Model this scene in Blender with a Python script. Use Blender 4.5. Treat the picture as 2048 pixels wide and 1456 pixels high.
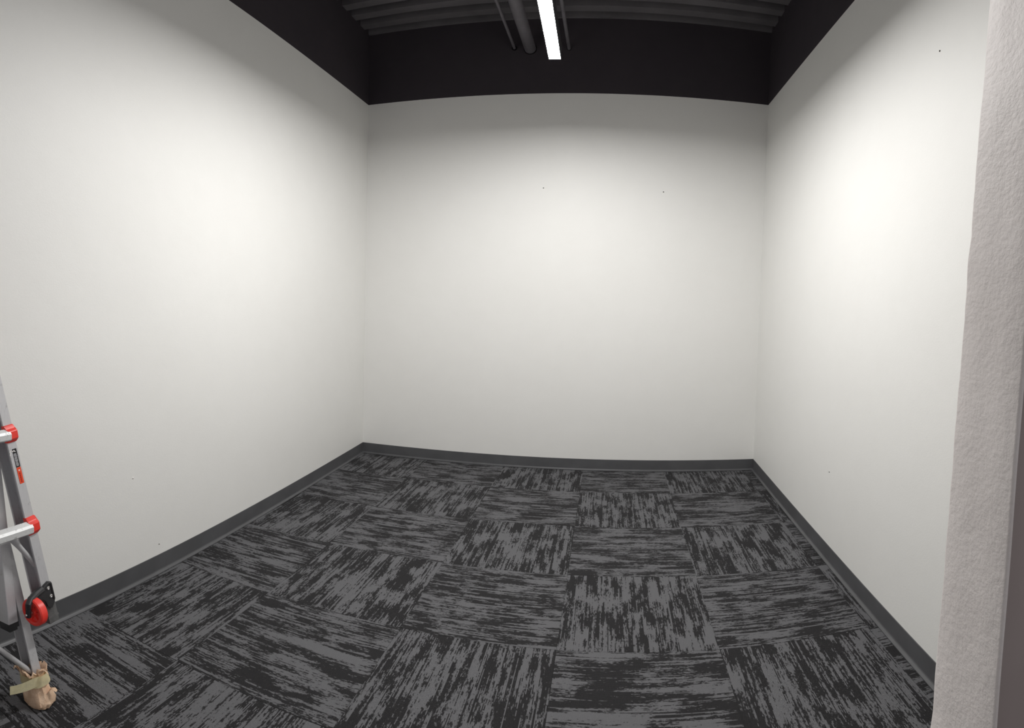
import bpy, bmesh, math, random
from mathutils import Vector, Matrix, noise

for _o in list(bpy.data.objects):
    bpy.data.objects.remove(_o, do_unlink=True)
scene = bpy.context.scene
COL = scene.collection
random.seed(7)

# ------------------------------------------------------------------ camera (phone panorama = cylindrical camera)
F_U, F_V, V0 = 1212.6155, 1005.3931, 626.1378      # pixels per radian / per unit tangent, horizon row
CAM = Vector((0.38665, -4.54872, 1.58364))
cam = bpy.data.cameras.new('camera')
cam.type = 'PANO'
cam.panorama_type = 'CENTRAL_CYLINDRICAL'
cam.central_cylindrical_range_u_min = -1024 / F_U
cam.central_cylindrical_range_u_max = 1024 / F_U
cam.central_cylindrical_range_v_min = -(1456 - V0) / F_V
cam.central_cylindrical_range_v_max = V0 / F_V
cam.central_cylindrical_radius = 1.0
cam.clip_start = 0.02
camo = bpy.data.objects.new('camera', cam)
COL.objects.link(camo)
right = Vector((0.98699817, 0.1590495, 0.02319217))
fwd = Vector((-0.15817788, 0.98677098, -0.03553584))
up = Vector((-0.02853731, 0.03140532, 0.99909926))
camo.matrix_world = Matrix(((right.x, up.x, -fwd.x, CAM.x), (right.y, up.y, -fwd.y, CAM.y),
                            (right.z, up.z, -fwd.z, CAM.z), (0, 0, 0, 1)))
scene.camera = camo

# ------------------------------------------------------------------ dim light of the hall behind the camera, exposure
world = bpy.data.worlds.new('world')
scene.world = world
world.use_nodes = True
bg = world.node_tree.nodes['Background']
bg.inputs['Color'].default_value = (0.95, 0.93, 0.95, 1)
bg.inputs['Strength'].default_value = 0.50
vs = scene.view_settings
vs.view_transform = 'Standard'
vs.look = 'None'
vs.exposure = 0.0
vs.gamma = 1.0
vs.use_curve_mapping = False
scene.cycles.max_bounces = 12
scene.cycles.diffuse_bounces = 8
LAMP_STRENGTH = 256.0

# ------------------------------------------------------------------ helpers
def tag(o, label=None, cat=None, group=None, kind=None):
    if label: o['label'] = label
    if cat: o['category'] = cat
    if group: o['group'] = group
    if kind: o['kind'] = kind
    return o

def link(name, me, mats=None, parent=None):
    o = bpy.data.objects.new(name, me)
    COL.objects.link(o)
    if mats is not None:
        for m in (mats if isinstance(mats, (list, tuple)) else [mats]):
            me.materials.append(m)
    if parent is not None:
        o.parent = parent
    return o

def finish(name, bm, mats, parent=None, smooth=None):
    bmesh.ops.recalc_face_normals(bm, faces=bm.faces)
    me = bpy.data.meshes.new(name)
    bm.to_mesh(me)
    bm.free()
    if smooth is not None:
        for p in me.polygons: p.use_smooth = True
        me.set_sharp_from_angle(angle=math.radians(smooth))
    return link(name, me, mats, parent)

def empty(name, loc):
    o = bpy.data.objects.new(name, None)
    o.empty_display_size = 0.1
    COL.objects.link(o)
    o.location = loc
    return o

def box(bm, lo, hi, mi=0):
    vs_ = [bm.verts.new((x, y, z)) for x in (lo[0], hi[0]) for y in (lo[1], hi[1]) for z in (lo[2], hi[2])]
    fs = []
    for ids in ((0, 1, 3, 2), (4, 6, 7, 5), (0, 4, 5, 1), (2, 3, 7, 6), (0, 2, 6, 4), (1, 5, 7, 3)):
        f = bm.faces.new([vs_[i] for i in ids]); f.material_index = mi; fs.append(f)
    return fs

def prism(bm, prof, p0, p1, ax, ay, p1_scale=1.0):
    """closed polygon prof [(a,b)...] swept from p0 to p1, a along ax, b along ay"""
    p0, p1, ax, ay = Vector(p0), Vector(p1), Vector(ax), Vector(ay)
    A = [bm.verts.new(p0 + ax * a + ay * b) for a, b in prof]
    B = [bm.verts.new(p1 + (ax * a + ay * b) * p1_scale) for a, b in prof]
    n = len(prof)
    for i in range(n):
        bm.faces.new((A[i], A[(i + 1) % n], B[(i + 1) % n], B[i]))
    bm.faces.new(A[::-1]); bm.faces.new(B)

def tube(bm, pts, radii, seg=12, caps=True, squash=None):
    rings = []
    pts = [Vector(p) for p in pts]
    for i, p in enumerate(pts):
        d = (pts[min(i + 1, len(pts) - 1)] - pts[max(i - 1, 0)]).normalized()
        a = d.orthogonal().normalized() if i == 0 else (rings_a - d * rings_a.dot(d)).normalized()
        rings_a = a
        b = d.cross(a)
        r = radii if isinstance(radii, (int, float)) else radii[i]
        ra, rb = (r, r) if squash is None else (r * squash[i][0], r * squash[i][1])
        rings.append([bm.verts.new(p + a * (ra * math.cos(2 * math.pi * k / seg)) + b * (rb * math.sin(2 * math.pi * k / seg)))
                      for k in range(seg)])
    for r0, r1 in zip(rings, rings[1:]):
        for k in range(seg):
            bm.faces.new((r0[k], r0[(k + 1) % seg], r1[(k + 1) % seg], r1[k]))
    if caps:
        bm.faces.new(rings[0][::-1]); bm.faces.new(rings[-1])

def lathe(bm, prof, centre, axis, ref, seg=40, closed=True):
    """prof [(along axis, radius)]"""
    axis = Vector(axis).normalized(); ref = Vector(ref)
    a = (ref - axis * ref.dot(axis)).normalized(); b = axis.cross(a); c = Vector(centre)
    rings = [[bm.verts.new(c + axis * h + (a * math.cos(2 * math.pi * k / seg) + b * math.sin(2 * math.pi * k / seg)) * r)
              for k in range(seg)] for h, r in prof]
    m = len(rings)
    for i in range(m if closed else m - 1):
        r0, r1 = rings[i], rings[(i + 1) % m]
        for k in range(seg):
            bm.faces.new((r0[k], r0[(k + 1) % seg], r1[(k + 1) % seg], r1[k]))
    if not closed:
        bm.faces.new(rings[0][::-1]); bm.faces.new(rings[-1])

# ------------------------------------------------------------------ materials
class NT:
    def __init__(self, name, rough=0.6, spec=0.5, metal=0.0):
        self.m = bpy.data.materials.new(name); self.m.use_nodes = True
        self.t = self.m.node_tree; self.b = self.t.nodes['Principled BSDF']
        self.b.inputs['Roughness'].default_value = rough
        self.b.inputs['Metallic'].default_value = metal
        self.b.inputs['Specular IOR Level'].default_value = spec
    def n(self, kind, **kw):
        nd = self.t.nodes.new(kind)
        for k, v in kw.items(): setattr(nd, k, v)
        return nd
    def set(self, sock, v):
        if hasattr(v, 'is_output') or isinstance(v, bpy.types.NodeSocket): self.t.links.new(v, sock)
        else: sock.default_value = v
    def math(self, op, a, b=None, c=None, clamp=False):
        nd = self.n('ShaderNodeMath', operation=op, use_clamp=clamp)
        self.set(nd.inputs[0], a)
        if b is not None: self.set(nd.inputs[1], b)
        if c is not None: self.set(nd.inputs[2], c)
        return nd.outputs[0]
    def xyz(self, x, y, z):
        nd = self.n('ShaderNodeCombineXYZ')
        for i, v in enumerate((x, y, z)): self.set(nd.inputs[i], v)
        return nd.outputs[0]
    def noise(self, vec, scale=1.0, detail=2.0, rough=0.5):
        nd = self.n('ShaderNodeTexNoise')
        if vec is not None: self.t.links.new(vec, nd.inputs['Vector'])
        nd.inputs['Scale'].default_value = scale; nd.inputs['Detail'].default_value = detail
        nd.inputs['Roughness'].default_value = rough
        return nd.outputs['Fac']
    def mix(self, f, a, b):
        nd = self.n('ShaderNodeMix', data_type='RGBA')
        self.set(nd.inputs[0], f); self.set(nd.inputs[6], a); self.set(nd.inputs[7], b)
        return nd.outputs[2]
    def ramp(self, f, lo, hi):
        nd = self.n('ShaderNodeMapRange'); nd.clamp = True
        self.set(nd.inputs[0], f); nd.inputs[1].default_value = lo; nd.inputs[2].default_value = hi
        return nd.outputs[0]
    def bump(self, h, dist, strength=1.0, prev=None):
        nd = self.n('ShaderNodeBump'); nd.inputs['Distance'].default_value = dist
        nd.inputs['Strength'].default_value = strength
        self.t.links.new(h, nd.inputs['Height'])
        if prev is not None: self.t.links.new(prev, nd.inputs['Normal'])
        self.t.links.new(nd.outputs[0], self.b.inputs['Normal'])
        return nd.outputs[0]
    def pos(self):
        return self.n('ShaderNodeNewGeometry').outputs['Position']
    def obj(self):
        return self.n('ShaderNodeTexCoord').outputs['Object']
    def base(self, v): self.set(self.b.inputs['Base Color'], v)

def c4(r, g, b): return (r, g, b, 1.0)

def wall_paint(name, col_a, col_b, rough, spec):
    t = NT(name, rough, spec)
    p = t.pos()
    big = t.noise(p, 0.9, 3)
    fine = t.noise(p, 7.0, 4, 0.6)
    f = t.ramp(t.math('ADD', t.math('MULTIPLY', big, 0.7), t.math('MULTIPLY', fine, 0.3)), 0.35, 0.65)
    t.base(t.mix(f, col_a, col_b))
    peel = t.noise(p, 150.0, 3, 0.55)
    n1 = t.bump(peel, 0.0008, 0.40)
    t.bump(t.noise(p, 3.5, 3), 0.010, 0.20, n1)
    return t.m

M_WALL = wall_paint('wall_paint', c4(0.813, 0.809, 0.786), c4(0.840, 0.837, 0.815), 0.55, 0.35)
M_DARK = wall_paint('black_ceiling_paint', c4(0.044, 0.038, 0.045), c4(0.054, 0.046, 0.053), 0.75, 0.2)

def jamb_paint():
    t = NT('jamb_paint', 0.6, 0.35)
    p = t.pos()
    t.base(t.mix(t.ramp(t.noise(p, 6.0, 4), 0.35, 0.65), c4(0.69, 0.645, 0.63), c4(0.735, 0.69, 0.675)))
    n1 = t.bump(t.ramp(t.noise(p, 95.0, 4, 0.6), 0.36, 0.72), 0.0020, 0.30)
    t.bump(t.noise(p, 22.0, 3), 0.006, 0.30, n1)
    return t.m
M_JAMB = jamb_paint()
M_HALL = wall_paint('hall_face_taupe', c4(0.285, 0.240, 0.232), c4(0.315, 0.268, 0.258), 0.6, 0.3)  # hall-side face of the wall end, set darker and browner than the jamb

def carpet():
    t = NT('carpet_pile', 0.95, 0.1)
    t.b.inputs['Sheen Weight'].default_value = 0.05
    sep = t.n('ShaderNodeSeparateXYZ'); t.t.links.new(t.obj(), sep.inputs[0])
    x, y = sep.outputs[0], sep.outputs[1]
    seed = t.math('MULTIPLY', t.n('ShaderNodeObjectInfo').outputs['Random'], 173.0)
    PIT = 0.0035
    row = t.math('FLOOR', t.math('DIVIDE', x, PIT))
    seg = t.math('MULTIPLY', t.math('FLOOR', t.math('DIVIDE', y, 0.0036)), 0.0036)
    blotch = t.noise(t.xyz(t.math('MULTIPLY', row, PIT * 15), t.math('MULTIPLY', seg, 6.0), seed), 1.0, 3, 0.6)
    wob = t.math('MULTIPLY', t.noise(t.xyz(t.math('MULTIPLY', row, 0.05), 0.0, seed), 1.0, 1), 9.0)
    band = t.math('FLOOR', t.math('ADD', t.math('DIVIDE', row, 5.0), wob))
    bandn = t.noise(t.xyz(t.math('MULTIPLY', band, 7.73), t.math('MULTIPLY', seg, 5.5), t.math('ADD', seed, 12.9)), 1.0, 3, 0.6)
    streak = t.noise(t.xyz(t.math('MULTIPLY', row, 0.32), t.math('MULTIPLY', seg, 3.2), t.math('ADD', seed, 31.7)), 1.0, 2, 0.55)
    line = t.noise(t.xyz(t.math('MULTIPLY', row, 5.37), t.math('MULTIPLY', seg, 2.2), t.math('ADD', seed, 77.1)), 1.0, 1, 0.5)
    dash = t.noise(t.xyz(t.math('MULTIPLY', row, 3.71), t.math('MULTIPLY', seg, 55.0), t.math('ADD', seed, 7.3)), 1.0, 2, 0.6)
    v = t.math('ADD', t.math('ADD', t.math('ADD', t.math('MULTIPLY', blotch, 0.26), t.math('MULTIPLY', bandn, 0.26)), t.math('MULTIPLY', streak, 0.22)),
               t.math('ADD', t.math('MULTIPLY', dash, 0.19), t.math('MULTIPLY', line, 0.14)))
    dark = t.ramp(v, 0.518, 0.543)
    tuft = t.noise(t.xyz(t.math('MULTIPLY', x, 300.0), t.math('MULTIPLY', y, 300.0), seed), 1.0, 2, 0.6)
    light = t.mix(tuft, c4(0.098, 0.098, 0.104), c4(0.142, 0.142, 0.150))
    black = t.mix(tuft, c4(0.013, 0.0126, 0.0136), c4(0.030, 0.0293, 0.0310))
    t.base(t.mix(dark, light, black))
    rib = t.math('ABSOLUTE', t.math('SUBTRACT', t.math('FRACT', t.math('DIVIDE', x, PIT)), 0.5))
    h = t.math('SUBTRACT', t.math('SUBTRACT', t.math('MULTIPLY', tuft, 0.8), t.math('MULTIPLY', rib, 1.2)), t.math('MULTIPLY', dark, 0.8))
    t.bump(h, 0.0022, 0.6)
    return t.m
M_CARPET = carpet()

def plain(name, col, rough=0.5, spec=0.5, metal=0.0, var=0.0, scale=40.0, bump=0.0):
    t = NT(name, rough, spec, metal)
    p = t.obj()
    if var:
        lo = c4(*[c * (1 - var) for c in col]); hi = c4(*[min(1, c * (1 + var)) for c in col])
        t.base(t.mix(t.ramp(t.noise(p, scale, 4), 0.3, 0.7), lo, hi))
    else:
        t.base(c4(*col))
    if bump:
        t.bump(t.noise(p, scale * 3, 3), bump, 0.5)
    return t.m

M_BASE = plain('grey_vinyl', (0.083, 0.084, 0.089), 0.42, 0.5, 0, 0.10, 9.0, 0.0004)
M_GLUE = plain('floor_slab', (0.05, 0.05, 0.05), 0.9, 0.2, 0, 0.2, 6)
M_DECK = plain('black_deck_paint', (0.145, 0.137, 0.146), 0.6, 0.3, 0, 0.12, 5)
M_PIPE = plain('black_pipe_paint', (0.130, 0.122, 0.134), 0.5, 0.4, 0, 0.15, 12)
M_SLEEVE = plain('dark_sleeve', (0.006, 0.005, 0.007), 0.7, 0.2)
M_ALU_BLACK = plain('black_fixture_metal', (0.03, 0.03, 0.032), 0.45, 0.5)
M_SPECK = plain('dark_speck', (0.03, 0.028, 0.026), 0.8, 0.2)
M_SPECKW = plain('pale_speck', (0.75, 0.73, 0.70), 0.6, 0.3)

def emission(name, col, s):
    m = bpy.data.materials.new(name); m.use_nodes = True
    t = m.node_tree; t.nodes.clear()
    e = t.nodes.new('ShaderNodeEmission'); o = t.nodes.new('ShaderNodeOutputMaterial')
    e.inputs[0].default_value = c4(*col); e.inputs[1].default_value = s
    t.links.new(e.outputs[0], o.inputs[0])
    return m
M_LENS = emission('lit_led_lens', (1.0, 0.985, 0.965), LAMP_STRENGTH)

def aluminium():
    t = NT('brushed_aluminium', 0.42, 0.5, 0.30)
    p = t.obj()
    sep = t.n('ShaderNodeSeparateXYZ'); t.t.links.new(p, sep.inputs[0])
    br = t.noise(t.xyz(t.math('MULTIPLY', sep.outputs[0], 260.0), t.math('MULTIPLY', sep.outputs[1], 260.0),
                       t.math('MULTIPLY', sep.outputs[2], 5.0)), 1.0, 3)
    sc = t.ramp(t.noise(p, 38.0, 4, 0.7), 0.60, 0.70)
    t.base(t.mix(t.math('MULTIPLY', sc, 0.35), t.mix(br, c4(0.52, 0.52, 0.535), c4(0.62, 0.62, 0.635)), c4(0.24, 0.23, 0.23)))
    t.set(t.b.inputs['Roughness'], t.math('ADD', 0.36, t.math('MULTIPLY', br, 0.2)))
    return t.m
M_ALU = aluminium()

def worn_rung():
    t = NT('worn_rung_aluminium', 0.5, 0.5, 0.25)
    p = t.obj()
    wear = t.ramp(t.noise(p, 55.0, 5, 0.7), 0.56, 0.62)
    t.base(t.mix(t.math('MULTIPLY', wear, 0.6), c4(0.72, 0.73, 0.73), c4(0.30, 0.29, 0.28)))
    t.bump(t.noise(p, 120.0, 3), 0.0006, 0.5)
    return t.m
M_RUNG = worn_rung()
M_RED = plain('red_plastic', (0.82, 0.048, 0.034), 0.38, 0.5, 0, 0.10, 30)
M_BLACK = plain('black_plastic', (0.028, 0.028, 0.030), 0.45, 0.5, 0, 0.2, 40, 0.0003)
M_RUBBER = plain('grey_rubber_boot', (0.10, 0.10, 0.10), 0.6, 0.4, 0, 0.3, 30)
M_STEEL = plain('zinc_steel', (0.62, 0.61, 0.60), 0.35, 0.5, 0.9)
M_ORANGE = plain('orange_sticker', (0.80, 0.075, 0.022), 0.45, 0.4)
M_STK_BLACK = plain('black_print', (0.012, 0.012, 0.014), 0.5, 0.4)
M_STK_GREY = plain('grey_print', (0.42, 0.42, 0.44), 0.5, 0.4)
M_STK_DKRED = plain('dark_red_print', (0.35, 0.012, 0.008), 0.5, 0.4)
M_STK_WHITE = plain('pale_print', (0.78, 0.76, 0.74), 0.5, 0.4)

def paper():
    t = NT('crumpled_brown_paper', 0.8, 0.2)
    p = t.obj()
    t.base(t.mix(t.ramp(t.noise(p, 45.0, 5, 0.65), 0.3, 0.7), c4(0.58, 0.38, 0.25), c4(0.76, 0.57, 0.42)))
    t.bump(t.noise(p, 90.0, 5, 0.6), 0.004, 0.6)
    return t.m
M_PAPER = paper()
M_TAPE = plain('masking_tape', (0.84, 0.79, 0.56), 0.6, 0.3, 0, 0.08, 60, 0.0008)

# ------------------------------------------------------------------ room dimensions
XL, AL = -1.54459, -0.02115        # left wall x = XL + AL*y
XR, AR = 1.54459, 0.01359
ZP, ZD = 3.39966, 4.058            # paint line, underside of deck
YF = -3.80                         # room side of the front wall
YEND = -6.6
def xl(y): return XL + AL * y
def xr(y): return XR + AR * y
TH = 0.14

def wall_slab(name, p0, p1, out, z0, z1, label):
    """vertical wall between plan points p0,p1 with thickness towards out; light below the paint line, black above"""
    bm = bmesh.new()
    out = Vector((out[0], out[1], 0))
    a, b = Vector((p0[0], p0[1], 0)), Vector((p1[0], p1[1], 0))
    zs = [z0, ZP, z1]
    R = [[bm.verts.new(q + Vector((0, 0, z))) for q in (a, b, b + out, a + out)] for z in zs]
    for i in range(2):
        for k in range(4):
            f = bm.faces.new((R[i][k], R[i][(k + 1) % 4], R[i + 1][(k + 1) % 4], R[i + 1][k]))
            f.material_index = i
    bm.faces.new(R[0][::-1]); f = bm.faces.new(R[2]); f.material_index = 1
    o = finish(name, bm, [M_WALL, M_DARK])
    return tag(o, label, 'wall', kind='structure')

Z0W, Z1W = -0.02, 4.20
wall_left = wall_slab('wall_left', (xl(0), 0), (xl(YEND), YEND), (-TH, 0), Z0W, Z1W,
                      'long off-white side wall beside the ladder, black above the paint line')
wall_back = wall_slab('wall_back', (xl(0) - TH, 0), (xr(0) + TH, 0), (0, TH), Z0W, Z1W,
                      'far off-white wall facing the opening, black above the paint line')
wall_right = wall_slab('wall_right', (xr(0), 0), (xr(YF), YF), (TH, 0), Z0W, Z1W,
                       'off-white side wall partly hidden behind the textured wall end')

# front wall: only its end beside the opening is seen, orange-peel texture, slightly out of plumb
def front_wall():
    bm = bmesh.new()
    def xj(z): return 0.8352 + 0.0305 * min(z, 2.6)
    y0, y1 = YF, YF - 0.147
    R_ = 0.005
    zs = [Z0W + (Z1W - Z0W) * i / 200 for i in range(201)]
    rows = []
    for z in zs:
        w0 = 0.0016 * noise.noise((0.3, z * 9.0, 1.7)) + 0.0010 * noise.noise((2.3, z * 31.0, 4.7))
        w1 = 0.0010 * noise.noise((7.3, z * 7.0, 2.7))
        if 1.62 < z < 1.70: w0 -= 0.0022 * math.sin((z - 1.62) / 0.08 * math.pi)
        if 0.70 < z < 0.86: w0 -= 0.004 * math.sin((z - 0.70) / 0.16 * math.pi)
        x = xj(z)
        pr = [(xr(YF) + TH, y0), (x + 0.03, y0), (x + R_ + w0, y0 + 0.0), (x + w0 + 0.0012, y0 - 0.0015), (x + w0, y0 - R_),
              (x, y0 - 0.05), (x, y1 + 0.05),
              (x + w1, y1 + R_), (x + w1 + 0.0012, y1 + 0.0015), (x + R_ + w1, y1), (x + 0.03, y1), (xr(YF) + TH + 0.6, y1), (xr(YF) + TH + 0.6, y0)]
        rows.append([bm.verts.new((a, b, z)) for a, b in pr])
    n = len(rows[0])
    for i in range(200):
        for k in range(n):
            f = bm.faces.new((rows[i][k], rows[i][(k + 1) % n], rows[i + 1][(k + 1) % n], rows[i + 1][k]))
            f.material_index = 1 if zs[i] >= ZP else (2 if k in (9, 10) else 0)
    bm.faces.new(rows[0][::-1]); bm.faces.new(rows[-1])
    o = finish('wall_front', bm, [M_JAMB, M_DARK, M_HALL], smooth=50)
    return tag(o, 'textured grey-white wall end close to the camera beside the opening', 'wall', kind='structure')
wall_front = front_wall()

# ------------------------------------------------------------------ floor slab and carpet tiles
bm = bmesh.new()
box(bm, (xl(YEND) - 0.1 - 0.2, YEND, -0.12), (xr(0) + 0.6, 0.10, -0.0075))
floor = finish('floor', bm, M_GLUE)
tag(floor, 'carpeted floor of dark grey streaked tiles laid quarter turn', 'floor', kind='structure')

T = 0.6096
X0, Y1 = 0.23704, -0.52377
GAP = 0.0002
HT = 0.0072

def clip(poly, nx, ny, d):
    """keep nx*x+ny*y <= d"""
    out = []
    for i in range(len(poly)):
        a, b = poly[i], poly[(i + 1) % len(poly)]
        da, db = nx * a[0] + ny * a[1] - d, nx * b[0] + ny * b[1] - d
        if da <= 0: out.append(a)
        if da * db < 0:
            t = da / (da - db)
            out.append((a[0] + (b[0] - a[0]) * t, a[1] + (b[1] - a[1]) * t))
    return out

def tile_mesh(poly):
    """poly in tile-local coordinates; slightly bevelled slab, top at z=0"""
    bm = bmesh.new()
    cx = sum(p[0] for p in poly) / len(poly); cy = sum(p[1] for p in poly) / len(poly)
    B = [bm.verts.new((x, y, -HT)) for x, y in poly]
    S = [bm.verts.new((x, y, -0.0008)) for x, y in poly]
    def ins(x, y, e=0.0007):
        d = math.hypot(x - cx, y - cy); k = max(0, (d - e * 1.4) / d)
        return (cx + (x - cx) * k, cy + (y - cy) * k)
    Tp = [bm.verts.new((*ins(x, y), 0)) for x, y in poly]
    n = len(poly)
    for i in range(n):
        j = (i + 1) % n
        bm.faces.new((B[i], B[j], S[j], S[i])); bm.faces.new((S[i], S[j], Tp[j], Tp[i]))
    bm.faces.new(Tp); bm.faces.new(B[::-1])
    bmesh.ops.recalc_face_normals(bm, faces=bm.faces)
    me = bpy.data.meshes.new('carpet_tile')
    bm.to_mesh(me); bm.free()
    me.materials.append(M_CARPET)
    return me

h = T / 2 - GAP
full_mesh = tile_mesh([(-h, -h), (h, -h), (h, h), (-h, h)])
for r in range(0, 10):
    for c in range(-3, 3):
        cx = X0 + (c + 0.5) * T
        cy = Y1 - (r - 0.5) * T
        vertical = (c + r) % 2 == 1
        poly = [(cx - h, cy - h), (cx + h, cy - h), (cx + h, cy + h), (cx - h, cy + h)]
        full = True
        lim = [(0, 1, -0.002), (-1, AL, -XL - 0.002)]
        if cy > YF - T: lim.append((1, -AR, XR - 0.002))
        for (nx, ny, d) in lim:
            q = clip(poly, nx, ny, d)
            if len(q) != len(poly) or any(abs(a[0] - b[0]) + abs(a[1] - b[1]) > 1e-6 for a, b in zip(q, poly)): full = False
            poly = q
        if len(poly) < 3: continue
        if full:
            me = full_mesh
        else:
            loc = [(x - cx, y - cy) for x, y in poly]
            if not vertical: loc = [(y, -x) for x, y in loc]          # undo the quarter turn
            me = tile_mesh(loc)
        o = link('carpet_tile', me, None, floor)
        o.location = (cx, cy, 0)
        o.rotation_euler = (0, 0, 0 if vertical else math.pi / 2)

# ------------------------------------------------------------------ vinyl cove base
COVE = [(0.0, 0.1016), (0.0032, 0.1010), (0.0036, 0.0985), (0.0036, 0.0200), (0.0042, 0.0150), (0.0060, 0.0110), (0.0085, 0.0090),
        (0.0165, 0.0062), (0.0180, 0.0050), (0.0180, 0.0012), (0.0, 0.0008)]
def cove(name, p0, p1, inward, m0, m1, label):
    """profile along p0->p1, out from wall along inward; m0/m1 = mitre slope at each end"""
    bm = bmesh.new()
    p0, p1 = Vector((*p0, 0)), Vector((*p1, 0)); d = (p1 - p0).normalized(); w = Vector((*inward, 0)).normalized()
    A = [bm.verts.new(p0 + w * a + d * (a * m0) + Vector((0, 0, z))) for a, z in COVE]
    B = [bm.verts.new(p1 + w * a - d * (a * m1) + Vector((0, 0, z))) for a, z in COVE]
    n = len(COVE)
    for i in range(n): bm.faces.new((A[i], A[(i + 1) % n], B[(i + 1) % n], B[i]))
    bm.faces.new(A[::-1]); bm.faces.new(B)
    o = finish(name, bm, M_BASE, smooth=28)
    return tag(o, label, 'baseboard', kind='structure')
E0 = 0.0004
cove('baseboard_back', (xl(0) + E0, -E0), (xr(0) - E0, -E0), (0, -1), 1, 1, 'grey vinyl cove base along the far wall')
cove('baseboard_left', (xl(0) + E0, -E0), (xl(YEND) + E0, YEND), (1, 0), 1, 0, 'grey vinyl cove base along the wall behind the ladder')
cove('baseboard_right', (xr(0) - E0, -E0), (xr(YF) - E0, YF + 0.001), (-1, 0), 1, 0, 'grey vinyl cove base running towards the textured wall end')

# ------------------------------------------------------------------ fluted steel deck overhead
def deck():
    bm = bmesh.new()
    PITCH, LOW, SL, DEP = 0.172, 0.084, 0.008, 0.085
    y = 0.06
    prof = []
    while y > YEND:
        prof += [(y, ZD), (y - LOW, ZD), (y - LOW - SL, ZD + DEP), (y - PITCH + SL, ZD + DEP)]
        y -= PITCH
    x0, x1 = xl(0) - 0.10, xr(0) + 0.10
    A = [bm.verts.new((x0, a, z)) for a, z in prof]; B = [bm.verts.new((x1, a, z)) for a, z in prof]
    A2 = [bm.verts.new((x0, a, z + 0.03)) for a, z in prof]; B2 = [bm.verts.new((x1, a, z + 0.03)) for a, z in prof]
    for i in range(len(prof) - 1):
        bm.faces.new((A[i], A[i + 1], B[i + 1], B[i])); bm.faces.new((A2[i], B2[i], B2[i + 1], A2[i + 1]))
    o = finish('ceiling', bm, M_DECK)
    return tag(o, 'black painted fluted steel deck high above the room', 'ceiling', kind='structure')
deck()

# ------------------------------------------------------------------ overhead pipes
def pipe(name, x, z, r, label, cat, sleeve, seg=24):
    root = empty(name, (x, -0.001, z))
    bm = bmesh.new(); tube(bm, [(0, 0, 0), (0, YEND + 0.2, 0)], r, seg)
    finish('pipe_run', bm, M_PIPE, root, smooth=40)
    bm = bmesh.new()
    lathe(bm, [(0.0, r * 1.0), (-0.006, r * 1.0), (-0.006, r + sleeve), (0.0, r + sleeve)], (0, 0, 0), (0, 1, 0), (1, 0, 0), 32)
    finish('wall_sleeve', bm, M_SLEEVE, root, smooth=40)
    for k in range(4):                                  # hanger straps up to the deck
        yy = -1.9 - k * 1.35
        bm = bmesh.new()
        box(bm, (-0.010, yy - 0.012, r), (0.010, yy + 0.012, ZD - z - 0.0005))
        lathe(bm, [(-0.012, r), (0.012, r), (0.012, r + 0.003), (-0.012, r + 0.003)], (0, yy, 0), (0, 1, 0), (1, 0, 0), 24)
        finish('hanger_strap', bm, M_PIPE, root)
    tag(root, label, cat)
    return root
pipe('overhead_pipe', -0.2595, 3.795, 0.043, 'thick black painted pipe running overhead beside the linear light', 'pipe', 0.006)
pipe('conduit', -0.379, 3.806, 0.0105, 'thin black conduit farthest from the light, past the thick pipe', 'pipe', 0.010)
pipe('conduit', 0.030, 3.790, 0.0125, 'thin black conduit overhead half hidden by the linear light', 'pipe', 0.003)

# ------------------------------------------------------------------ linear LED fixture
LX, LZ, LY0, LY1, LW = 0.0505, 3.1300, -1.23, -2.70, 0.0311
LROT = math.radians(1.2)
def fixture():
    root = empty('linear_light', (LX, LY0, LZ))
    L = LY1 - LY0
    bm = bmesh.new()
    t = 0.0035
    prof = [(-LW - t, -0.002), (-LW, -0.002), (-LW, 0.012), (LW, 0.012), (LW, -0.002), (LW + t, -0.002), (LW + t, 0.09), (-LW - t, 0.09)]
    prism(bm, prof, (0, 0.003, 0), (0, L - 0.003, 0), (1, 0, 0), (0, 0, 1))
    finish('housing', bm, M_ALU_BLACK, root)
    bm = bmesh.new()
    v = [bm.verts.new(p) for p in ((-LW, 0.002, 0), (LW, 0.002, 0), (LW, L - 0.002, 0), (-LW, L - 0.002, 0))]
    f = bm.faces.new(v)
    me = bpy.data.meshes.new('diffuser'); 
    if f.normal.z > 0: bmesh.ops.reverse_faces(bm, faces=[f])
    bm.normal_update(); bm.to_mesh(me); bm.free()
    d = link('diffuser', me, M_LENS, root); tag(d, 'glowing white diffuser strip')
    for yy in (0.001, L - 0.001):
        bm = bmesh.new(); box(bm, (-LW - t, yy - 0.002, 0.001), (LW + t, yy + 0.002, 0.09))
        finish('end_cap', bm, M_ALU_BLACK, root)
    for yy in (-0.30, L + 0.30):
        bm = bmesh.new(); tube(bm, [(0, yy, 0.0905), (0, yy, ZD - LZ - 0.0005)], 0.0012, 8)
        finish('suspension_cable', bm, M_ALU_BLACK, root)
    root.rotation_euler = (0, 0, LROT)
    tag(root, 'long narrow lit linear lamp hanging under the black ceiling', 'lamp')
fixture()

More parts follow.
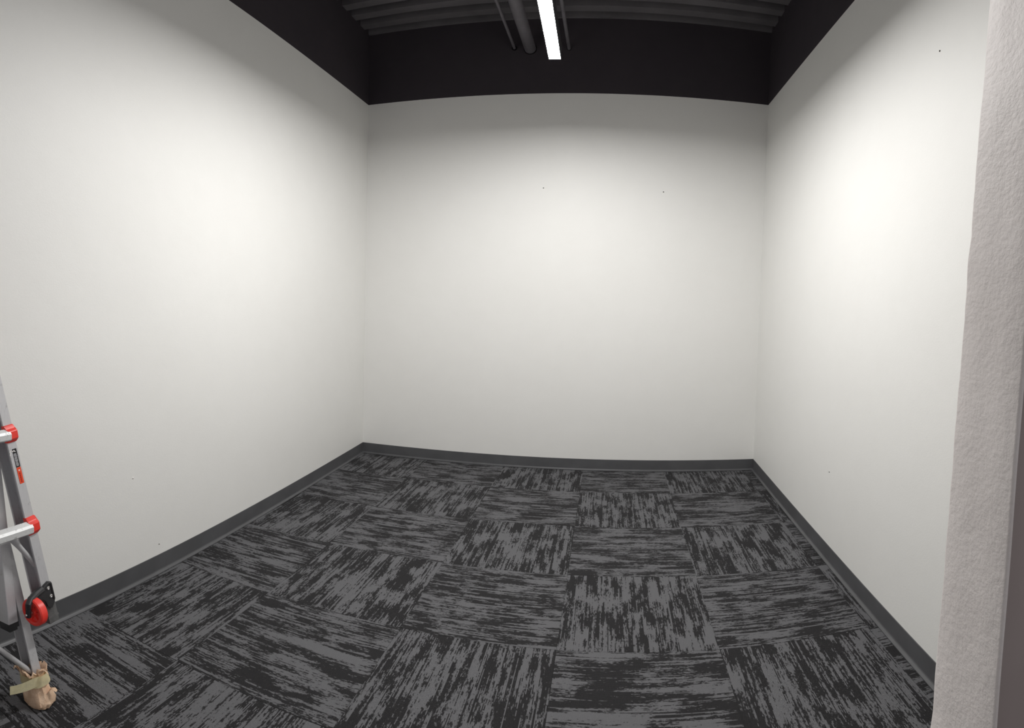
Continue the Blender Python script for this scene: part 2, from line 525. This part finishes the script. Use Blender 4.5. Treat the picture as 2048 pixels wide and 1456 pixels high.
# ------------------------------------------------------------------ small marks on the walls
def screw(name, parent, p, axis, r, mat, ln=0.003):
    bm = bmesh.new()
    ax = Vector(axis)
    ref = Vector((0, 0, 1))
    lathe(bm, [(0.0, r), (ln * 0.6, r), (ln, r * 0.6)], p, ax, ref, 10, closed=False)
    o = finish(name, bm, mat, None)
    o.parent = parent
    return o
screw('screw', wall_back, (-0.1303, 0.0, 2.557), (0, -1, 0), 0.0042, M_SPECK)
screw('screw', wall_back, (0.7673, 0.0, 2.545), (0, -1, 0), 0.0042, M_SPECK)
screw('screw', wall_back, (-0.2611, 0.0, 3.428), (0, -1, 0), 0.0075, M_SPECK)
screw('screw', wall_right, (xr(-2.614), -2.614, 2.7145), (-1, 0, 0), 0.0038, M_SPECK)
screw('screw', wall_right, (xr(-1.679), -1.679, 0.543), (-1, 0, 0), 0.0030, M_SPECK)
screw('anchor', wall_left, (xl(-2.673), -2.673, 0.587), (1, 0, 0), 0.0042, M_SPECKW, 0.004)
screw('screw', wall_left, (xl(-2.4983), -2.4983, 0.160), (1, 0, 0), 0.0026, M_SPECK)

# ------------------------------------------------------------------ multi-position ladder against the left wall
LAD = empty('ladder', (-1.15, -3.65, 0))
LM = Matrix.Translation(-Vector((-1.15, -3.65, 0)))
def lpart(name, bm, mat, parent=None, smooth=None):
    """parts are modelled in world coordinates and stored relative to the ladder's base"""
    bmesh.ops.transform(bm, matrix=LM, verts=bm.verts)
    return finish(name, bm, mat, parent or LAD, smooth)

W_IN = Vector((0.091, -0.9958, 0)).normalized()      # along the rungs, from the far rail to the near rail
N_F = Vector((0.9958, 0.091, 0)).normalized()        # out of the ladder's front, towards the room
WID = 0.52                                           # rail spacing at the floor
G0 = Vector((-1.0535, -3.3715, 0))                   # outer rail face line meets the floor
D0 = Vector((-0.1545, -0.1235, 1.0))
I0 = Vector((-1.1135, -3.4435, 0))                   # inner rail
DN, DW = D0.dot(N_F), D0.dot(W_IN)
MIDW = WID / 2
def lad_pt(base, z, side):
    """point on a rail face line; side 0 = far rail, 1 = near rail (mirrored)"""
    b = base - G0
    bw, bn = b.dot(W_IN), b.dot(N_F)
    w = bw + DW * z; n = bn + DN * z
    if side: w = WID - w
    return G0 + W_IN * w + N_F * n + Vector((0, 0, z))
UPV = {0: (N_F * DN + W_IN * DW + Vector((0, 0, 1))).normalized(), 1: (N_F * DN - W_IN * DW + Vector((0, 0, 1))).normalized()}
def frame(side):
    u = UPV[side]
    s = 1 if side == 0 else -1
    w = (W_IN * s - u * (W_IN * s).dot(u)).normalized()     # inward
    n = w.cross(u) if side == 0 else u.cross(w)
    if n.dot(N_F) < 0: n = -n
    return u, w, n

def channel(fw, dp, t=0.0028, lip=0.007):
    """C section, a inward from -fw/2 (web) to fw/2, b from 0 (front face) to -dp (back)"""
    a0, a1 = -fw / 2, fw / 2
    return [(a0, 0), (a1, 0), (a1, -lip), (a1 - t, -lip), (a1 - t, -t), (a0 + t, -t), (a0 + t, -dp * 0.30), (a0 + t * 2.4, -dp * 0.36),
            (a0 + t, -dp * 0.42), (a0 + t, -dp + t), (a1 - t, -dp + t), (a1 - t, -dp + lip), (a1, -dp + lip), (a1, -dp), (a0, -dp)]

Z_TOP = 1.80
Z_OUT = 0.345                                        # lower end of the outer rails
for side in (0, 1):
    u, w, n = frame(side)
    bm = bmesh.new()
    prism(bm, channel(0.035, 0.066), lad_pt(G0, Z_OUT, side), lad_pt(G0, Z_TOP, side), w, n)
    rail = lpart('outer_rail', bm, M_ALU)
    # boot on the end of the outer rail
    bm = bmesh.new()
    p = lad_pt(G0, Z_OUT, side)
    pr = [(-0.0195, 0.002), (0.0195, 0.002), (0.0195, -0.068), (-0.0195, -0.068)]
    prism(bm, pr, p - u * 0.022, p + u * 0.075, w, n)
    pr2 = [(-0.0215, 0.004), (0.0215, 0.004), (0.0215, -0.070), (-0.0215, -0.070)]
    prism(bm, pr2, p - u * 0.004, p + u * 0.001, w, n)
    lpart('rail_boot', bm, M_RUBBER, rail)
    # inner rail down to the floor
    bm = bmesh.new()
    prism(bm, channel(0.031, 0.056, 0.0028, 0.006), lad_pt(I0, 0.035, side), lad_pt(I0, 0.62, side), w, n)
    lpart('inner_rail', bm, M_ALU)

# rungs of the outer section with red end caps
def cap_prof():
    # (height along rail, out of front face): a knuckle that stands proud of the rail
    return [(-0.037, -0.012), (-0.037, 0.005), (-0.029, 0.008), (-0.022, 0.020), (0.008, 0.022), (0.016, 0.010), (0.030, 0.006), (0.030, -0.012)]
for zr in (0.700, 1.050, 1.400, 1.730):
    ends = [lad_pt(G0, zr - 0.008, 0) + N_F * 0.012, lad_pt(G0, zr - 0.008, 1) + N_F * 0.012]
    bm = bmesh.new()
    pr = [(-0.022, -0.012), (-0.022, 0.010), (-0.016, 0.015), (0.004, 0.015), (0.012, 0.008), (0.019, -0.010), (0.014, -0.014)]
    e0 = ends[0] + W_IN * 0.012; e1 = ends[1] - W_IN * 0.012
    prism(bm, pr, e0, e1, Vector((0, 0, 1)), N_F)
    rung = lpart('rung', bm, M_RUNG)
    for side in (0, 1):
        u, w, n = frame(side)
        bm = bmesh.new()
        p = lad_pt(G0, zr - 0.006, side)
        prism(bm, cap_prof(), p - w * 0.0190, p + w * 0.0190, u, n)
        bmesh.ops.bevel(bm, geom=[e for e in bm.edges], offset=0.002, segments=1, affect='EDGES')
        lpart('rung_cap', bm, M_RED, rung, smooth=25)

# diagonal braces: upper from the lowest rung to the outer rail, lower between the inner rails
for side in (0, 1):
    u, w, n = frame(side)
    p_r = lad_pt(G0, 0.685, side) + w * 0.085 - n * 0.012
    p_e = lad_pt(G0, 0.535, side) + w * 0.004 - n * 0.022
    mid = (p_r + p_e) / 2
    bm = bmesh.new()
    ds = p_e - p_r
    tube(bm, [p_r, p_r + ds * 0.12, p_r + ds * 0.4, p_r + ds * 0.8, p_e], [0.009, 0.011, 0.0095, 0.009, 0.010], 14,
         squash=[(1.5, .4), (1.3, .7), (1, 1), (1, 1), (1.2, .7)])
    lpart('brace', bm, M_ALU, smooth=40)
    a = lad_pt(I0, 0.115, side) + w * 0.002 - n * 0.02
    b = lad_pt(I0, 0.115, side) + w * (WID / 2 - 0.055) + Vector((0, 0, 0.26)) - n * 0.02
    bm = bmesh.new()
    tube(bm, [a, a + (b - a) * .1, b], [0.009, 0.0085, 0.0085], 14)
    lpart('lower_brace', bm, M_ALU, smooth=40)
bm = bmesh.new()
pc = (lad_pt(I0, 0.375, 0) + lad_pt(I0, 0.375, 1)) / 2 - N_F * 0.02
box(bm, pc - Vector((0.006, 0.06, 0.03)), pc + Vector((0.006, 0.06, 0.03)))
lpart('brace_plate', bm, M_ALU)

# folding strut inside each rail, hanging from the second rung, with a black plug on its free end
for side in (0, 1):
    def rp(z):
        q = Vector((-1.155 - 0.1545 * (z - 0.32), -3.531, z))
        if side:
            r = q - G0
            q = G0 + W_IN * (WID - r.dot(W_IN)) + N_F * r.dot(N_F) + Vector((0, 0, z))
        return q
    s_ = 1 if side == 0 else -1
    d = (rp(1.0) - rp(0.34)).normalized()
    w = (W_IN * s_ - d * (W_IN * s_).dot(d)).normalized()
    n = w.cross(d)
    if n.dot(N_F) < 0: n = -n
    bm = bmesh.new()
    prism(bm, [(-0.019, 0), (0.019, 0), (0.019, -0.056), (-0.019, -0.056)], rp(0.330), rp(1.060), w, n)
    bmesh.ops.bevel(bm, geom=[e for e in bm.edges], offset=0.002, segments=1, affect='EDGES')
    rr = lpart('strut', bm, M_ALU)
    bm = bmesh.new()
    pr = [(-0.0195, 0.001), (0.0195, 0.001), (0.0195, -0.057), (-0.0195, -0.057)]
    pr_s = [(a * 0.8, -0.028 + (b + 0.028) * 0.85) for a, b in pr]
    prism(bm, pr, rp(0.318), rp(0.335), w, n)
    prism(bm, pr_s, rp(0.306), rp(0.319), w, n)
    lpart('end_plug', bm, M_BLACK, rr)
    # hinge at the head of the outer rail
    u, w, n = frame(side)
    c = lad_pt(G0, Z_TOP + 0.02, side) - n * 0.034
    bm = bmesh.new()
    lathe(bm, [(-0.024, 0.055), (0.024, 0.055), (0.024, 0.012), (-0.024, 0.012)], c + u * 0.03, w, u, 28)
    prism(bm, [(-0.019, -0.030), (0.019, -0.030), (0.019, 0.030), (-0.019, 0.030)], c - u * 0.10, c - u * 0.005, w, n)
    lpart('hinge', bm, M_BLACK, smooth=35)

# transport wheel on the end of the far outer rail
u, w, n = frame(0)
pb = lad_pt(G0, 0.435, 0)
def bp_(a, h, b): return pb + w * a + u * h + n * b      # a inward, h along rail, b out of face
bm = bmesh.new()
outl = [(-0.0175, 0.034), (-0.006, 0.040), (0.012, 0.034), (0.030, 0.020), (0.046, 0.006), (0.052, -0.008), (0.042, -0.014),
        (0.028, -0.012), (0.020, -0.022), (0.016, -0.044), (0.002, -0.058), (-0.010, -0.046), (-0.0175, -0.034)]
A = [bm.verts.new(bp_(a, hh, 0.0005)) for a, hh in outl]; B = [bm.verts.new(bp_(a, hh, 0.008)) for a, hh in outl]
for i in range(len(outl)):
    j = (i + 1) % len(outl); bm.faces.new((A[i], A[j], B[j], B[i]))
bm.faces.new(A[::-1]); bm.faces.new(B)
# raised rim along the outer edge of the plate and the fork arm reaching down to the axle
tube(bm, [bp_(-0.0145, -0.030, 0.008), bp_(-0.0145, 0.030, 0.008), bp_(-0.006, 0.036, 0.008), bp_(0.012, 0.030, 0.008), bp_(0.032, 0.015, 0.008)], 0.004, 8)
WC = bp_(0.078, -0.026, 0.020)                            # wheel centre
axle_out = WC + W_IN * 0.026
tube(bm, [bp_(0.022, 0.022, 0.004), bp_(0.050, 0.022, 0.010), bp_(0.082, 0.020, 0.018), axle_out + Vector((0, 0, 0.036)), axle_out + Vector((0, 0, 0.016)), axle_out - Vector((0, 0, 0.010))],
     [0.012, 0.012, 0.011, 0.010, 0.009, 0.009], 10)
brk = lpart('wheel_bracket', bm, M_BLACK, smooth=35)
for a, hh in ((0.000, 0.018), (-0.004, -0.014)):
    bm = bmesh.new()
    c = bp_(a, hh, 0.0082)
    lathe(bm, [(0.0, 0.0062), (0.0022, 0.0062), (0.0034, 0.0035), (0.0020, 0.0022)], c, n, u, 16, closed=False)
    lpart('rivet', bm, M_STEEL, brk, smooth=40)
R_W = 0.047
bm = bmesh.new()
lathe(bm, [(-0.015, R_W - 0.010), (-0.014, R_W - 0.003), (-0.010, R_W), (0.010, R_W), (0.014, R_W - 0.003), (0.015, R_W - 0.010),
           (0.013, R_W - 0.014), (0.006, R_W - 0.016), (0.005, 0.016), (0.014, 0.013), (0.014, 0.005), (-0.014, 0.005), (-0.014, 0.013),
           (-0.005, 0.016), (-0.006, R_W - 0.016), (-0.013, R_W - 0.014)], WC, W_IN, (0, 0, 1), 48)
for k in range(6):                                        # spoke ribs
    an = k * math.pi / 3 + 0.3
    rd = (N_F * math.cos(an) + Vector((0, 0, 1)) * math.sin(an))
    tg = W_IN.cross(rd)
    prism(bm, [(-0.010, -0.0025), (0.010, -0.0025), (0.010, 0.0025), (-0.010, 0.0025)], WC + rd * 0.011, WC + rd * (R_W - 0.012), W_IN, tg)
wheel = lpart('wheel', bm, M_RED, smooth=35)
tag(wheel, 'red plastic wheel')
bm = bmesh.new()
tube(bm, [WC - W_IN * 0.022, axle_out + W_IN * 0.012], 0.0042, 12)
lpart('axle', bm, M_STEEL, wheel, smooth=40)

# stickers on the far rail's front face
def sticker(name, z0, z1, a0, a1, mat, parent, off=0.0006, th=0.0004):
    bm = bmesh.new()
    p0, p1 = lad_pt(G0, z0, 0) + n * off, lad_pt(G0, z1, 0) + n * off
    prism(bm, [(a0, 0), (a1, 0), (a1, th), (a0, th)], p0, p1, w, n)
    return lpart(name, bm, mat, parent)
st1 = sticker('logo_sticker', 0.912, 0.982, -0.0115, 0.0055, M_STK_BLACK, None)
rnd = random.Random(3)
bm = bmesh.new()
for k in range(11):                                       # worn, unreadable lettering as a grey broken band
    z = 0.917 + k * 0.0044
    p0, p1 = lad_pt(G0, z, 0) + n * 0.0011, lad_pt(G0, z + 0.0026 + 0.0008 * rnd.random(), 0) + n * 0.0011
    a_ = -0.0085 + 0.002 * rnd.random()
    prism(bm, [(a_, 0), (a_ + 0.010 + 0.002 * rnd.random(), 0), (a_ + 0.011, 0.0002), (a_, 0.0002)], p0, p1, w, n)
lpart('print', bm, M_STK_GREY, st1)
bm = bmesh.new()                                          # swoosh figure at the head of the logo
pts = [(0.018, 0.962), (0.014, 0.969), (0.017, 0.975), (0.010, 0.978), (0.005, 0.973), (0.0, 0.976), (-0.004, 0.971)]
for (a_, z_), (a2, z2) in zip(pts, pts[1:]):
    q0 = lad_pt(G0, z_, 0) + w * a_ + n * 0.0011; q1 = lad_pt(G0, z2, 0) + w * a2 + n * 0.0011
    dd = (q1 - q0).normalized(); sd = dd.cross(n)
    prism(bm, [(-0.0018, 0), (0.0018, 0), (0.0018, 0.0002), (-0.0018, 0.0002)], q0 - dd * .001, q1 + dd * .001, sd, n)
lpart('swoosh', bm, M_STK_WHITE, st1)
st2 = sticker('warning_sticker', 0.850, 0.911, -0.0115, 0.0055, M_ORANGE, None)
bm = bmesh.new()
for k, zz in enumerate((0.855, 0.8625, 0.870, 0.8775, 0.885)):
    p0, p1 = lad_pt(G0, zz, 0) + n * 0.0011, lad_pt(G0, zz + 0.0062, 0) + n * 0.0011
    prism(bm, [(-0.005, 0), (-0.0005, 0), (-0.0005, 0.0002), (-0.005, 0.0002)], p0, p1, w, n)
lpart('print', bm, M_STK_DKRED, st2)
bm = bmesh.new()
lathe(bm, [(0, 0.0032), (0.0002, 0.0032)], lad_pt(G0, 0.900, 0) + n * 0.0011 - w * 0.003, n, u, 12, closed=False)
lpart('print_dot', bm, M_STK_WHITE, st2)

# crumpled paper wrapped round the feet, held with masking tape
for side in (0, 1):
    u, w, n = frame(side)
    base = lad_pt(I0, 0.0, side) - n * 0.022
    ctr = lambda z: base + (lad_pt(I0, z, side) - lad_pt(I0, 0, side))
    bm = bmesh.new()
    SEG = 44
    prof = [(0.001, 0.036, 0.030), (0.004, 0.050, 0.044), (0.018, 0.056, 0.049), (0.036, 0.055, 0.047), (0.056, 0.049, 0.042), (0.076, 0.044, 0.036),
            (0.096, 0.042, 0.033), (0.116, 0.042, 0.033), (0.127, 0.046, 0.038), (0.136, 0.053, 0.044), (0.141, 0.050, 0.042), (0.134, 0.042, 0.035), (0.120, 0.036, 0.028)]
    rings = []
    for i, (z, rn, rw) in enumerate(prof):
        ring = []
        for k in range(SEG):
            an = 2 * math.pi * k / SEG
            c, s_ = math.cos(an), math.sin(an)
            sq = 1.0 / max(abs(c) ** 3 + abs(s_) ** 3, 1e-6) ** (1 / 3)
            p = (c * 2.1, s_ * 2.1, z * 34 + side * 9)
            k1 = noise.noise(p) * 0.0075 + noise.noise((p[0] * 2.7, p[1] * 2.7, p[2] * 2.2)) * 0.0050
            rim = max(0, (z - 0.105) / 0.03)
            k1 += rim * noise.noise((c * 4.1, s_ * 4.1, 5.0)) * 0.010
            dz = rim * noise.noise((c * 3.3, s_ * 3.3, 9.0)) * 0.018
            zz = max(0.0008, z + dz + (0 if z < 0.01 else noise.noise((c * 2, s_ * 2, z * 20)) * 0.004))
            ring.append(bm.verts.new(ctr(zz) + n * (c * (rn * 0.86 * sq + k1)) + W_IN * (s_ * (rw * 0.86 * sq + k1))))
        rings.append(ring)
    for r0, r1 in zip(rings, rings[1:]):
        for k in range(SEG):
            bm.faces.new((r0[k], r0[(k + 1) % SEG], r1[(k + 1) % SEG], r1[k]))
    bm.faces.new(rings[0][::-1])
    # torn flaps
    for an, z0, ln, wd in ((0.35, 0.052, 0.032, 0.022), (0.05, 0.125, 0.034, 0.007), (-2.2, 0.128, 0.02, 0.02)):
        d_ = n * math.cos(an) + W_IN * math.sin(an) * (-1 if True else 1)
        tng = u.cross(d_).normalized()
        b0 = ctr(z0) + d_ * 0.040
        rows_ = []
        for i in range(5):
            f = i / 4
            c_ = b0 + d_ * (ln * f) + u * (0.022 * math.sin(f * 2.6) * (1 if z0 > 0.1 else 0.7))
            ww = wd * (1 - 0.55 * f) * (0.5 + 0.2 * math.sin(i * 2.3))
            rows_.append([bm.verts.new(c_ + tng * ww), bm.verts.new(c_ - tng * ww), bm.verts.new(c_ - tng * ww + u * .0012), bm.verts.new(c_ + tng * ww + u * .0012)])
        for r0, r1 in zip(rows_, rows_[1:]):
            for k in range(4): bm.faces.new((r0[k], r0[(k + 1) % 4], r1[(k + 1) % 4], r1[k]))
        bm.faces.new(rows_[0][::-1]); bm.faces.new(rows_[-1])
    wrap = lpart('paper_wrap', bm, M_PAPER, smooth=32)
    tag(wrap, 'crumpled brown paper wrapped round the foot')
    # tape band round the neck with a loose end
    bm = bmesh.new()
    rows_ = []
    for i in range(34):
        an = -2.3 + i * (2 * math.pi / 33)
        c, s_ = math.cos(an), math.sin(an)
        sq = 1.0 / max(abs(c) ** 3 + abs(s_) ** 3, 1e-6) ** (1 / 3)
        k1 = 0.0055 + noise.noise((c * 2, s_ * 2, 3)) * 0.003
        lo = ctr(0.086) + n * (c * (0.048 * 0.86 * sq + k1)) + W_IN * (s_ * (0.041 * 0.86 * sq + k1))
        hi = ctr(0.122) + n * (c * (0.0455 * 0.86 * sq + k1)) + W_IN * (s_ * (0.0365 * 0.86 * sq + k1))
        rows_.append((lo, hi))
    grid = [[bm.verts.new(a), bm.verts.new(b)] for a, b in rows_]
    for r0, r1 in zip(grid, grid[1:]): bm.faces.new((r0[0], r1[0], r1[1], r0[1]))
    # loose tail sticking out inwards
    s = 1 if side == 0 else -1
    st = ctr(0.0) + n * (0.036 - 0.155 * 0.1) + W_IN * (s * 0.020)
    tail = []
    for i in range(7):
        f = i / 6
        q = st + W_IN * (s * 0.122 * f) + n * (0.010 * math.sin(f * 3)) + Vector((0, 0, 0.004 + 0.012 * f))
        tail.append((q + Vector((0, 0, 0.088 + 0.014 * f)), q + Vector((0, 0, 0.123 + 0.014 * f + 0.003 * math.sin(f * 5)))))
    grid = [[bm.verts.new(a), bm.verts.new(b)] for a, b in tail]
    for r0, r1 in zip(grid, grid[1:]): bm.faces.new((r0[0], r1[0], r1[1], r0[1]))
    bmesh.ops.solidify(bm, geom=list(bm.faces), thickness=0.0008)
    lpart('masking_tape', bm, M_TAPE, wrap, smooth=30)
tag(LAD, 'folded aluminium ladder with red rung caps and paper-wrapped feet by the wall', 'ladder')
